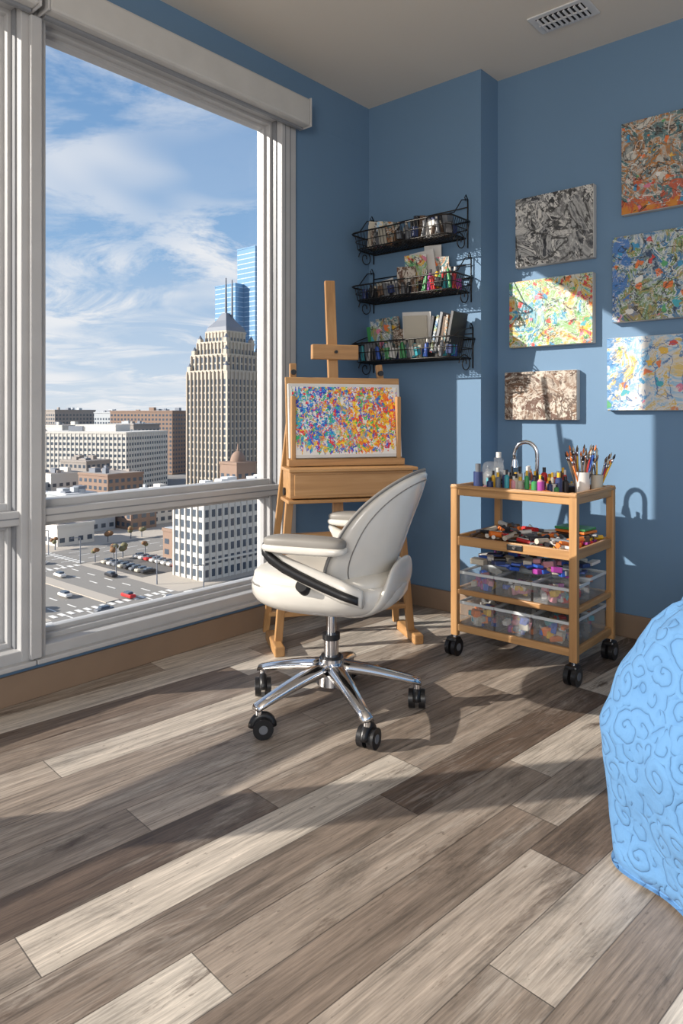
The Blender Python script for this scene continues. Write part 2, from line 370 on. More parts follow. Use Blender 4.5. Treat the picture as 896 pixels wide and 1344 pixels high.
# ceiling vent
b = MB(); b.b2((1.115, -.275, H-.008), (1.385, -.115, H-.0005), 'vent_white', .003); b.b2((1.145, -.25, H-.0095), (1.355, -.14, H-.007), 'vent_dark')
for i in range(9):
    x = 1.155 + i*.0238; b.box((x, -.195, H-.012), (.004, .11, .012), 'vent_white', Euler((0, .6, 0)).to_matrix())
b.b2((1.14, -.199, H-.016), (1.36, -.191, H-.008), 'vent_white'); b.build('ceiling_vent')

# ------------------------------------------------------------------ wall paintings
for nm, x0, x1, z0, z1, m in (
    ('abstract_painting', 1.386, 1.88, 1.961, 2.385, 'art_multicolour'), ('abstract_painting', .8505, 1.257, 1.787, 2.14, 'art_monochrome'),
    ('abstract_painting', 1.344, 1.86, 1.466, 1.865, 'art_landscape'), ('abstract_painting', .816, 1.254, 1.38, 1.719, 'art_dotted'),
    ('abstract_painting', 1.319, 1.82, 1.056, 1.396, 'art_pastel'), ('abstract_painting', .79, 1.176, 1.01, 1.2555, 'art_brown')):
    b = MB(); w, h = x1-x0, z1-z0
    b.box((0, .001, 0), (w, .038, h), 'canvas_side', None, .004); b.box((0, -.0195, 0), (w-.004, .002, h-.004), m, None, .0008, 1)
    b.build(nm, Matrix.Translation(((x0+x1)/2, YB-.0205, (z0+z1)/2)))

# ------------------------------------------------------------------ wire wall shelves
def bottle(b, x, y, z, r, h, m, cap='pc1', lean=(0, 0)):
    t = Vector((x, y, z)); d = Vector((lean[0], lean[1], 1)).normalized()
    b.cyl(t, t+d*h*.72, r, m, seg=12); b.cyl(t+d*h*.72, t+d*h*.8, r, m, r*.5, seg=12)
    b.cyl(t+d*h*.8, t+d*h, r*.5, cap, seg=10)
pc = lambda: 'pc%d' % R.choice(range(len(PAL)))
def basket(z, x0, x1, hfr, tall):
    b = MB(); w = 'dark_wire'; y0, y1 = -.012, -.205
    def loop(zz, off):
        rc = .05; pts = [(x0-off, y0, zz)]
        for a in range(0, 91, 15):
            t = math.radians(a); pts.append((x0-off+rc-rc*math.cos(t), y1-off+rc-rc*math.sin(t), zz))
        for a in range(0, 91, 15):
            t = math.radians(a); pts.append((x1+off-rc+rc*math.sin(t), y1-off+rc-rc*math.cos(t), zz))
        pts.append((x1+off, y0, zz)); return pts
    for zz, off, r in ((z, -.012, .004), (z+hfr*.5, .0, .0025), (z+hfr, .012, .0045)): b.tube(loop(zz, off), r, w, 6, True)
    n = int((x1-x0)/.022)
    for i in range(n+1):
        x = x0+.03+(x1-x0-.06)*i/n; b.tube([(x, y0, z), (x, y1+.012, z), (x, y1-.012, z+hfr)], .0016, w, 5)
    for i in range(9):
        y = y0+(y1-y0+.04)*i/8; b.tube([(x0-.012, y, z+hfr), (x0+.012, y, z), (x1-.012, y, z), (x1+.012, y, z+hfr)], .0016, w, 5)
    b.tube([(x0, y0, z-.05), (x0, y0, z+tall)], .004, w, 6); b.tube([(x1, y0, z-.05), (x1, y0, z+tall)], .004, w, 6)
    b.tube([(x0, y0, z+tall*.8), (x1, y0, z+tall*.8)], .003, w, 6)
    for xe in (x0, x1):
        pts = [(xe, y0-.075-.06*(1-k/30)*math.cos(k*.38), z-.03+.05*(1-k/34)*math.sin(k*.38)) for k in range(26)]
        b.tube(pts, .003, w, 6)
        b.tube([(xe, y0, z+tall), (xe, y0-.06, z+tall*.92), (xe, y0-.13, z+hfr*1.25), (xe, y1, z+hfr)], .003, w, 6)
        b.tube([(xe, y0, z+tall), (xe, y0-.018, z+tall+.02), (xe, y0-.03, z+tall+.005), (xe, y0-.02, z+tall-.01)], .0028, w, 6)
    return b.build('wire_wall_shelf')
basket(1.945, .045, .66, .085, .20); basket(1.665, .045, .68, .075, .18); basket(1.325, .045, .69, .10, .16)
# contents: loose mix of cards, tubes and jars
def card(b, x, y, z, w, h, m, tx=.15, ty=0, tz=0, t=.004):
    b.box((x, y, z+h/2), (w, t, h), m, Euler((tx, ty, tz)).to_matrix())
def jumble(b, x0, x1, z, cols, n, hmin, hmax):
    for i in range(n):
        x = x0+(x1-x0)*(i+R.uniform(.1, .9))/n; y = -.05-.13*R.random(); k = R.random()
        if k < .55: bottle(b, x, y, z+.004, R.uniform(.007, .013), R.uniform(hmin, hmax), R.choice(cols), R.choice(['pc0', 'pc1', 'pc10']), (R.uniform(-.25, .25), R.uniform(-.1, .2)))
        elif k < .9: b.box((x, y, z+.035), (R.uniform(.02, .04), .03, R.uniform(.04, .07)), R.choice(cols), Euler((R.uniform(-.1, .3), R.uniform(-.3, .3), R.uniform(-.5, .5))).to_matrix(), .003)
        else: card(b, x, y, z, R.uniform(.04, .07), R.uniform(.07, .11), R.choice(['pc0', 'pc10', 'pc11']), .15, R.uniform(-.2, .2), R.uniform(-.3, .3))
b = MB(); z = 1.95
jumble(b, .08, .62, z, ['pc1', 'pc11', 'pc9', 'pc13', 'pc1', 'pc9'], 54, .05, .11)
for i in range(7): card(b, .13+i*.02, -.09-R.random()*.04, z, .09, .12+R.uniform(-.02, .03), ['art_landscape', 'pc10', 'art_brown', 'art_monochrome', 'art_pastel', 'pc11', 'art_multicolour'][i], .2, R.uniform(-.15, .15), R.uniform(.4, 1.0))
for i in range(7): b.box((.38+i*.034, -.08+R.uniform(-.02, .02), z+.065), (.03, .06, .11+R.uniform(-.01, .03)), R.choice(['pc1', 'pc11', 'pc9', 'pc13']), Euler((.1, R.uniform(-.3, .3), 0)).to_matrix(), .004)
b.build('marker_and_ink_set')
b = MB(); z = 1.67
jumble(b, .08, .40, z, ['pc1', 'pc1', 'pc11', 'pc13', 'pc9'], 34, .05, .085)
jumble(b, .44, .65, z, ['pc2', 'pc7', 'pc5', 'pc4', 'pc8', 'pc6', 'pc2', 'pc1'], 34, .08, .14)
card(b, .40, -.10, z+.01, .13, .20, 'art_dotted', .18, .05, .1); card(b, .43, -.07, z+.01, .15, .22, 'pc0', .15, -.06, 0)
card(b, .36, -.13, z+.01, .11, .14, 'art_brown', .2, .06, .15); card(b, .52, -.06, z+.01, .12, .18, 'art_multicolour', .15, .06, 0); card(b, .47, -.045, z+.01, .10, .25, 'pc0', .1, .04, .1)
b.build('paint_and_card_collection')
b = MB(); z = 1.33
card(b, .17, -.10, z, .13, .22, 'art_landscape', .16, .05, .08, .012); card(b, .20, -.07, z, .15, .24, 'art_multicolour', .12, -.04, 0, .014); card(b, .11, -.08, z, .08, .20, 'pc5', .12, -.08, .1, .012)
card(b, .40, -.105, z+.03, .15, .20, 'pc10', .16, .06, 0); card(b, .405, -.097, z+.02, .18, .23, 'pc0', .16, .06, 0); card(b, .31, -.08, z, .12, .17, 'art_brown', .16, -.08, 0)
for i in range(6): b.box((.535+i*.023, -.105, z+.105+.01*(i % 3)), (.014, .13, .20+R.uniform(-.02, .02)), ['pc1', 'art_landscape', 'pc11', 'pc9', 'art_multicolour', 'pc1'][i], Euler((R.uniform(-.05, .05), .2, R.uniform(-.08, .08))).to_matrix())
jumble(b, .08, .66, z, ['pc3', 'pc13', 'pc8', 'pc0', 'pc1', 'pc5', 'pc11', 'pc1'], 60, .06, .11)
b.build('sketchbook_collection')

# ------------------------------------------------------------------ easel
th = math.radians(56); ME = Matrix.Translation((.468, -.757, 0)) @ Matrix.Rotation(th, 4, 'Z')
# local: X along width (to the right), -Y towards the viewer
E = empty('artist_easel', ME)
b = MB(); tb = math.tan(math.radians(7)); MX = -.028
yb = lambda z: .02+(z-.8)*tb
for s_ in (-1, 1):
    b.beam((s_*.310, -.01, .035), (s_*.245, .0, .80), .034, .026, 'wood')
    b.beam((s_*.240, .0, .64), (s_*.205-.022, yb(1.27), 1.27), .03, .022, 'wood')
    b.beam((s_*.325, .235, .012), (s_*.235, .03, 1.15), .03, .022, 'wood')
    b.beam((s_*.318, -.10, .022), (s_*.318, .15, .022), .045, .045, 'wood', .006)
    b.beam((s_*.245, -.02, .69), (s_*.245, -.02, 1.12), .02, .03, 'wood')
    b.cyl((s_*.262, -.02, .70), (s_*.288, -.02, .70), .018, 'black_plastic'); b.cyl((s_*.207-.022, yb(1.23)-.03, 1.23), (s_*.207-.022, yb(1.23)-.008, 1.23), .012, 'black_plastic')
b.beam((-.31, .0, .155), (.31, .0, .155), .022, .034, 'wood'); b.beam((-.315, .215, .10), (.315, .215, .10), .022, .032, 'wood')
b.beam((-.265, -.005, .50), (.265, -.005, .50), .02, .03, 'wood'); b.beam((-.25, .03, .74), (.25, .03, .74), .02, .05, 'wood')
b.beam((MX, .012, .50), (MX-.012, yb(1.66)+.01, 1.665), .048, .022, 'wood'); b.beam((MX, .2, .15), (MX, .03, .60), .03, .02, 'wood')
b.box((MX-.004, yb(1.33)-.018, 1.325), (.22, .035, .068), 'woodX', None, .004)
b.cyl((MX-.004, yb(1.33)-.05, 1.325), (MX-.004, yb(1.33)-.03, 1.325), .007, 'black_plastic')
b.build('frame', parent=E)
b = MB()   # drawer box and tray
b.box((0, -.045, .735), (.56, .16, .115), 'woodX', None, .004); b.box((0, -.127, .735), (.52, .006, .09), 'woodX', None, .002)
b.box((0, -.06, .80), (.58, .20, .014), 'woodX', None, .003); b.box((0, -.05, .665), (.58, .18, .014), 'woodX', None, .003)
b.box((0, -.02, .825), (.54, .05, .03), 'woodX', None, .003)
b.build('drawer_tray', parent=E)
b = MB(); Tilt = Euler((-math.radians(7), 0, 0)).to_matrix()
b.box((0, .02, 1.015), (.54, .012, .385), 'woodX', Tilt, .003); b.build('backing_board', parent=E)
b = MB(); b.box((0, 0, 0), (.525, .018, .335), 'canvas_side', None, .003); b.box((0, -.0095, 0), (.52, .002, .33), 'pc0'); b.box((0, -.0115, 0), (.495, .002, .305), 'art_confetti')
o = b.build('canvas', parent=E); o.matrix_world = ME @ Matrix.Translation((0, .002, 1.01)) @ Tilt.to_4x4()
for c in E.children:
    if c.name != 'canvas': c.matrix_world = ME

# ------------------------------------------------------------------ office chair
MC = Matrix.Translation((.905, -1.345, 0)) @ Matrix.Rotation(math.radians(200.4), 4, 'Z')
CH = empty('office_chair', MC)
def part(b, name, weld=True):
    o = b.build(name, parent=CH, weld=weld); o.matrix_world = MC; return o
b = MB()
for k in range(5):
    a = math.radians(45+72*k-200.4); d = Vector((math.cos(a), math.sin(a), 0)); sd = Vector((-d.y, d.x, 0))
    secs = []
    for t in range(9):
        q = t/8; r = .03+q*.285; zt = .180-.072*q**1.3; hw = .034-.014*q; th_ = .036-.016*q
        p = d*r
        secs.append([p-sd*hw+Vector((0, 0, zt-th_)), p-sd*hw*.95+Vector((0, 0, zt-.012)), p-sd*hw*.5+Vector((0, 0, zt)), p+sd*hw*.5+Vector((0, 0, zt)), p+sd*hw*.95+Vector((0, 0, zt-.012)), p+sd*hw+Vector((0, 0, zt-th_))])
    vs = [v for s_ in secs for v in s_]; fs = [(i*6+j, i*6+(j+1) % 6, (i+1)*6+(j+1) % 6, (i+1)*6+j) for i in range(8) for j in range(6)]
    fs += [tuple(range(6)), tuple(48+j for j in range(6))]
    b.add(vs, fs, 'chrome', True)
b.cyl((0, 0, .10), (0, 0, .19), .05, 'chrome', .042, 28); b.cyl((0, 0, .19), (0, 0, .27), .026, 'chrome'); b.cyl((0, 0, .27), (0, 0, .37), .017, 'chrome')
b.cyl((0, 0, .188), (0, 0, .20), .036, 'black_plastic'); b.cyl((0, 0, .255), (0, 0, .275), .031, 'black_plastic')
part(b, 'star_base', False)
for k in range(5):
    a = math.radians(45+72*k-200.4); d = Vector((math.cos(a), math.sin(a), 0)); a2 = a+R.uniform(-1.2, 1.2); ax = Vector((math.cos(a2), math.sin(a2), 0)); tr = Vector((-ax.y, ax.x, 0))
    p = d*.302; c = p+tr*.012+Vector((0, 0, .033)); b = MB()
    b.cyl(p+Vector((0, 0, .05)), p+Vector((0, 0, .105)), .012, 'chrome', seg=14)
    for s_ in (-1, 1):
        b.cyl(c+ax*s_*.007, c+ax*s_*.029, .033, 'black_plastic', seg=24); b.cyl(c+ax*s_*.028, c+ax*s_*.0305, .014, 'pc11', seg=18)
    pts = [c+tr*(math.cos(t)*.033)+Vector((0, 0, math.sin(t)*.035)) for t in [math.pi*j/10 for j in range(11)]]
    b.tube(pts, .014, 'black_plastic', 10); part(b, 'caster_%d' % (k+1), False)
b = MB()
b.box((-.02, 0, .378), (.22, .16, .035), 'black_plastic', None, .012)
b.se((.0, 0, .455), (.262, .240, .088), 'white_shell', .75, .72, zmax=.35); part(b, 'seat_shell')
b = MB()
b.se((.005, 0, .485), (.250, .225, .042), 'white_leather', .6, .68); b.se((.005, 0, .470), (.259, .235, .010), 'seam_grey', .6, .70); part(b, 'seat_cushion')
# back: curved shell built from two domed discs
pw = lambda a, e: math.copysign(abs(a)**e, a)
def backf(side, grow=0, thk=.05):
    def fn(u, v):
        ph = 2*math.pi*u; rho = v
        yy = (.232+grow)*rho*pw(math.cos(ph), .80); zz = (.235+grow)*rho*pw(math.sin(ph), .80)
        yy *= 1-.12*(zz/.235)
        t = thk*math.sqrt(max(0, 1-rho**3.2))
        q = zz/.235
        x = -.232 - .075*q - .020*q*q*(1 if q > 0 else -1.2) + 2.3*yy*yy + side*t
        return (x, yy, .632+zz*.93)
    return fn
b = MB(); b.surf(backf(1, -.006, .042), 48, 14, 'white_leather'); b.surf(backf(-1, -.006, .015), 48, 14, 'white_leather'); part(b, 'backrest_cushion')
b = MB(); f = backf(-1, .004, .036)
b.surf(f, 48, 14, 'white_shell'); b.surf(backf(-1, .004, .004), 48, 14, 'white_shell'); part(b, 'backrest_shell')
b = MB(); fr = backf(0, .003, 0); b.tube([fr(i/72, 1) for i in range(72)], .0055, 'seam_grey', 8, True)
fr2 = backf(-1, .0, .038); b.tube([fr2(i/72, .86) for i in range(72)], .0022, 'seam_grey', 6, True); part(b, 'piping')
b = MB()   # spine joining seat and back
secs = [(-.05, .378, .13, .020), (-.14, .388, .16, .024), (-.205, .412, .175, .026), (-.238, .455, .175, .024), (-.250, .51, .15, .016), (-.256, .56, .10, .008)]
vs = []; NS = 16
for i, (x, z, hw, t) in enumerate(secs):
    p0 = secs[max(0, i-1)]; p1 = secs[min(len(secs)-1, i+1)]; tx, tz = p1[0]-p0[0], p1[1]-p0[1]; l = math.hypot(tx, tz); nx, nz = -tz/l, tx/l
    for k in range(NS):
        a = 2*math.pi*k/NS; vs.append((x+nx*t*pw(math.sin(a), .8), hw*pw(math.cos(a), .8), z+nz*t*pw(math.sin(a), .8)))
fs = [(i*NS+k, i*NS+(k+1) % NS, (i+1)*NS+(k+1) % NS, (i+1)*NS+k) for i in range(len(secs)-1) for k in range(NS)]+[tuple(range(NS)), tuple((len(secs)-1)*NS+k for k in range(NS))]
b.add(vs, fs, 'white_shell', True); o = part(b, 'spine'); md = o.modifiers.new('s', 'SUBSURF'); md.levels = md.render_levels = 2
for s_, nm in ((1, 'left'), (-1, 'right')):
    b = MB()
    b.se((-.02, s_*.283, .640), (.136, .043, .022), 'arm_pad_grey', .6, .6); b.se((-.02, s_*.283, .622), (.141, .047, .017), 'white_shell', .6, .6)
    P = [(.11, .602), (.09, .580), (.035, .552), (-.05, .520), (-.13, .49), (-.20, .470)]
    vs = []
    for i, (x, z) in enumerate(P):
        hw = .018; t = [.010, .024, .030, .034, .036, .028][i]
        for k in range(12):
            a = 2*math.pi*k/12; vs.append((x, s_*(.270-.02*i/5)+hw*pw(math.cos(a), .8), z+t*pw(math.sin(a), .8)))
    fs = [(i*12+k, i*12+(k+1) % 12, (i+1)*12+(k+1) % 12, (i+1)*12+k) for i in range(5) for k in range(12)]+[tuple(range(12)), tuple(60+k for k in range(12))]
    b.add(vs, fs, 'white_shell', True)
    Q = [(.120, .612), (.098, .585), (.055, .558), (0, .534), (-.07, .508), (-.14, .484), (-.195, .470)]
    vs = []
    for i, (x, z) in enumerate(Q):
        t = .022-.0015*i
        for dy, dz in ((-.004, -t), (.006, -t*.7), (.009, 0), (.006, t*.7), (-.004, t)): vs.append((x, s_*(.292-.012*i/6+dy), z+dz))
    n = 5; fs = [(i*n+k, i*n+(k+1) % n, (i+1)*n+(k+1) % n, (i+1)*n+k) for i in range(6) for k in range(n)]+[tuple(range(n)), tuple(30+k for k in range(n))]
    b.add(vs, fs, 'black_plastic', True)
    b.cyl((.0, s_*.20, .46), (-.0, s_*.262, .50), .02, 'black_plastic')
    part(b, 'armrest_'+nm)

# ------------------------------------------------------------------ wooden cart
b = MB(); X0, X1, Y0, Y1 = .918, 1.448, -.550, -.165
for x in (X0, X1):
    for y in (Y0, Y1): b.beam((x, y, .085), (x, y, .737), .032, .026, 'wood')
for z, hh in ((.70, .045), (.485, .04), (.275, .022), (.115, .030)):
    b.b2((X0, Y0, z-.006), (X1, Y1, z+.004), 'woodX')
    b.box(((X0+X1)/2, Y0, z+hh/2-.01), (X1-X0+.01, .016, hh), 'woodX', None, .003); b.box(((X0+X1)/2, Y1, z+hh/2-.01), (X1-X0+.01, .016, hh), 'woodX', None, .003)
    b.box((X0, (Y0+Y1)/2, z+hh/2-.01), (.016, Y1-Y0, hh), 'woodY', None, .003); b.box((X1, (Y0+Y1)/2, z+hh/2-.01), (.016, Y1-Y0, hh), 'woodY', None, .003)
b.box(((X0+X1)/2, Y0-.002, .726), (X1-X0+.03, .03, .012), 'woodX', None, .003); b.box((X1+.002, (Y0+Y1)/2, .725), (.03, Y1-Y0+.03, .012), 'woodY', None, .003)
b.box((X0-.002, (Y0+Y1)/2, .725), (.03, Y1-Y0+.03, .012), 'woodY', None, .003)
b.box(((X0+X1)/2+.02, Y0-.010, .497), (.07, .006, .024), 'black_plastic', None, .005); b.cyl(((X0+X1)/2+.02, Y0-.012, .497), ((X0+X1)/2+.02, Y0-.018, .497), .007, 'chrome')
for x in (X0, X1):
    for y in (Y0, Y1):
        b.cyl((x, y, .06), (x, y, .10), .01, 'chrome'); yy = y-.012
        for s_ in (-1, 1): b.cyl((x+s_*.006, yy, .038), (x+s_*.024, yy, .038), .038, 'black_plastic', seg=26); b.cyl((x+s_*.022, yy, .038), (x+s_*.026, yy, .038), .016, 'pc11')
        b.box((x, yy, .07), (.05, .05, .02), 'black_plastic', None, .008)
b.build('wooden_utility_cart')
def storage(x0, x1, y0, y1, z, h, n):
    b = MB(); t = .003
    b.b2((x0, y0, z), (x1, y1, z+t), 'clear_plastic')
    for lo, hi in (((x0, y0), (x1, y0+t)), ((x0, y1-t), (x1, y1)), ((x0, y0), (x0+t, y1)), ((x1-t, y0), (x1, y1))):
        b.b2((*lo, z), (*hi, z+h), 'clear_plastic')
    b.b2((x0-.004, y0-.005, z+h), (x1+.004, y1+.005, z+h+.008), 'clear_plastic', .003)
    for q in ((x0-.004, y0-.006, x1+.004, y0-.001), (x0-.004, y1+.001, x1+.004, y1+.006), (x0-.006, y0, x0-.001, y1), (x1+.001, y0, x1+.006, y1)):
        b.b2((q[0], q[1], z+h-.006), (q[2], q[3], z+h+.006), 'frosted_rim', .001)
    for i in range(n):
        c = (R.uniform(x0+.03, x1-.03), R.uniform(y0+.022, y1-.03), z+R.uniform(.018, h-.022))
        b.box(c, (R.uniform(.02, .05), R.uniform(.015, .03), R.uniform(.015, .03)), R.choice(['pc0', 'pc10', 'pc11', 'pc6', 'pc3', 'pc9', 'pc12', 'pc2', 'pc7', 'pc8', 'pc4']), Euler((R.uniform(-.3, .3), R.uniform(-.3, .3), R.uniform(0, 3))).to_matrix(), .003)
    b.build('plastic_storage_box')
for i in range(3):
    xa = X0+.019+i*.168; storage(xa, xa+.156, Y0+.015, Y0+.19, .121, .105, 46); storage(xa, xa+.156, Y0+.015, Y0+.19, .281, .075, 40)
    storage(xa, xa+.156, Y0+.20, Y1-.015, .121, .105, 24); storage(xa, xa+.156, Y0+.20, Y1-.015, .281, .085, 24)
b = MB()   # loose craft things above the third level boxes
for i in range(85):
    b.box((R.uniform(X0+.04, X1-.04), R.uniform(Y0+.04, Y1-.04), .390+R.uniform(0, .035)), (R.uniform(.03, .07), R.uniform(.02, .05), R.uniform(.01, .025)), R.choice(['pc0', 'pc10', 'pc11', 'pc6', 'pc3', 'pc1', 'pc12', 'pc13', 'pc1', 'pc9']), Euler((R.uniform(-.15, .15), R.uniform(-.15, .15), R.uniform(0, 3))).to_matrix(), .003)
b.build('craft_supply_pile')
b = MB()
for i in range(130):
    x, y, z = R.uniform(X0+.04, X1-.04), R.uniform(Y0+.03, Y1-.03), .497+R.uniform(0, .035)
    a = R.uniform(0, 3.14); d = Vector((math.cos(a), math.sin(a), R.uniform(-.15, .15)))*R.uniform(.025, .05)
    x = min(max(x, X0+.06), X1-.06); y = min(max(y, Y0+.06), Y1-.06)
    b.cyl(Vector((x, y, z))-d, Vector((x, y, z))+d, R.uniform(.006, .012), R.choice(['pc0', 'pc1', 'pc2', 'pc7', 'pc4', 'pc11', 'pc10', 'pc1', 'pc9']), seg=10)
for i in range(6): b.box((X1-.10-i*.004, Y1-.10+R.uniform(-.02, .02), .495+.012*i), (.14, .10, .010), pc(), Euler((0, 0, R.uniform(-.2, .2))).to_matrix(), .002)
b.build('paint_tube_pile')
# cart-top things
b = MB()
for i in range(95):
    x, y = R.uniform(X0+.10, X1-.12), R.uniform(Y0+.04, Y1-.03)
    if i % 3: bottle(b, x, y, .704, R.uniform(.009, .015), R.uniform(.04, .11), pc(), R.choice(['pc0', 'pc1', 'pc4']))
    else: b.box((x, y, .718), (.05, .03, .026), pc(), Euler((0, 0, R.uniform(0, 3))).to_matrix(), .004)
b.build('paint_bottle_set')
b = MB(); x, y = .975, -.32
b.se((x, y, .765), (.05, .05, .062), 'clear_plastic', .5, 1); b.se((x, y, .745), (.044, .044, .038), 'pc11', .5, 1)
b.cyl((x+.04, y-.09, .704), (x+.04, y-.09, .80), .025, 'clear_plastic'); b.cyl((x+.04, y-.09, .704), (x+.04, y-.09, .76), .022, 'pc8'); b.cyl((x-.02, y-.10, .704), (x-.02, y-.10, .785), .02, 'pc13'); b.cyl((x-.02, y-.10, .785), (x-.02, y-.10, .82), .012, 'pc11')
b.cyl((x-.01, y+.07, .704), (x-.01, y+.07, .84), .022, 'clear_plastic'); b.cyl((x-.01, y+.07, .84), (x-.01, y+.07, .865), .012, 'pc0'); b.build('glass_jar_set')
b = MB(); x, y = 1.15, -.24   # gooseneck
b.cyl((x, y, .704), (x, y, .722), .035, 'chrome', .03); pts = [(x, y, .72), (x, y, .80), (x, y, .86)]
for k in range(1, 11):
    t = math.pi*k/10; pts.append((x-.05+.05*math.cos(t), y-.02*(1-math.cos(t))/2, .86+.055*math.sin(t)))
pts.append((x-.10, y-.02, .825)); b.tube(pts, .0095, 'chrome', 12); b.cyl((x-.10, y-.02, .835), (x-.10, y-.02, .80), .013, 'chrome', .018); b.build('gooseneck_lamp')
def cup(x, y, r, h, m, n, L):
    b = MB(); b.cyl((x, y, .704), (x, y, .704+h), r*.88, m, r, 24); b.cyl((x, y, .704+h-.002), (x, y, .704+h+.0005), r*.9, 'pc1', seg=24)
    for i in range(n):
        a = R.uniform(0, 6.28); q = R.uniform(.2, .8)*r; lean = R.uniform(.01, .05); l = L*R.uniform(.75, 1.1)
        p0 = Vector((x+q*.5*math.cos(a), y+q*.5*math.sin(a), .72)); p1 = Vector((x+(q+lean)*math.cos(a), y+(q+lean)*math.sin(a), .704+l))
        mm = R.choice(['pc4', 'pc7', 'pc2', 'pc3', 'pc9', 'pc0', 'pc10', 'pc1', 'woodZ']); b.tube([p0, p1], .0032, mm, 6); d = (p1-p0).normalized()
        b.tube([p1-d*.01, p1+d*.010], .0036, 'chrome', 6); b.tube([p1+d*.008, p1+d*.018, p1+d*.032], .004, R.choice(['pc9', 'pc10', 'pc1', 'pc7']), 6, rs=[.0035, .005, .0012])
    b.build('brush_cup')
cup(1.380, -.30, .032, .095, 'pc0', 20, .17); cup(1.33, -.22, .028, .09, 'clear_plastic', 16, .16); cup(1.41, -.22, .026, .08, 'pc10', 12, .15); cup(1.30, -.42, .022, .05, 'pc0', 0, .1)

# ------------------------------------------------------------------ bed with quilt
b = MB(); cx0, cx1, cy0, cy1 = 2.175, 4.05, -1.455, -.22; rc = .22
plan = []
def arc(cx, cy, a0, a1, n=60):
    for i in range(n+1):
        a = math.radians(a0+(a1-a0)*i/n); plan.append((cx+rc*math.cos(a), cy+rc*math.sin(a), math.cos(a), math.sin(a)))
def seg(p, q, nx, ny, n):
    for i in range(1, n): plan.append((p[0]+(q[0]-p[0])*i/n, p[1]+(q[1]-p[1])*i/n, nx, ny))
arc(cx0, cy0, 180, 270); seg((cx0, cy0-rc), (cx1, cy0-rc), 0, -1, 130)
arc(cx1, cy0, 270, 360, 20); seg((cx1+rc, cy0), (cx1+rc, cy1), 1, 0, 60)
arc(cx1, cy1, 0, 90, 20); seg((cx1, cy1+rc), (cx0, cy1+rc), 0, 1, 100)
arc(cx0, cy1, 90, 180, 20); seg((cx0-rc, cy1), (cx0-rc, cy0), -1, 0, 90)
N = len(plan); prof0 = [(-.02, .010), (-.032, .012), (-.020, .025), (-.006, .09), (.004, .17), (.012, .25), (.012, .33), (.002, .40), (-.014, .46), (-.036, .52), (-.068, .57), (-.11, .61), (-.16, .635), (-.21, .645)]
prof = []
for (a, c), (d, e) in zip(prof0, prof0[1:]):
    for k in range(4): prof.append((a+(d-a)*k/4, c+(e-c)*k/4))
prof.append(prof0[-1])
vs = []; s_acc = [0]
for i in range(1, N): s_acc.append(s_acc[-1]+math.dist(plan[i][:2], plan[i-1][:2]))
for off, z in prof:
    low = max(0, 1-z/.58)
    for i, (x, y, nx, ny) in enumerate(plan):
        s_ = s_acc[i]; wv = .026*low*math.sin(s_*21+.6*math.sin(z*6))+.018*low*math.sin(s_*8.3+1)
        nn = mnoise.noise(Vector((x*5, y*5, z*5)))*.018+mnoise.noise(Vector((x*13, y*13, z*13)))*.010
        o_ = off+wv+nn*(1 if z > .02 else .5); zz = z+(.008*math.sin(s_*12) if .02 < z < .1 else 0)+(nn*.6 if z > .5 else 0)
        vs.append((x+nx*o_, y+ny*o_, zz))
fs = [(j*N+i, j*N+(i+1) % N, (j+1)*N+(i+1) % N, (j+1)*N+i) for j in range(len(prof)-1) for i in range(N)]
k = len(prof)-1; ci = len(vs); vs.append(((cx0+cx1)/2, (cy0+cy1)/2, .66))
fs += [(k*N+i, k*N+(i+1) % N, ci) for i in range(N)]
b.add(vs, fs, 'quilt_blue', True); b.build('bed_quilt')

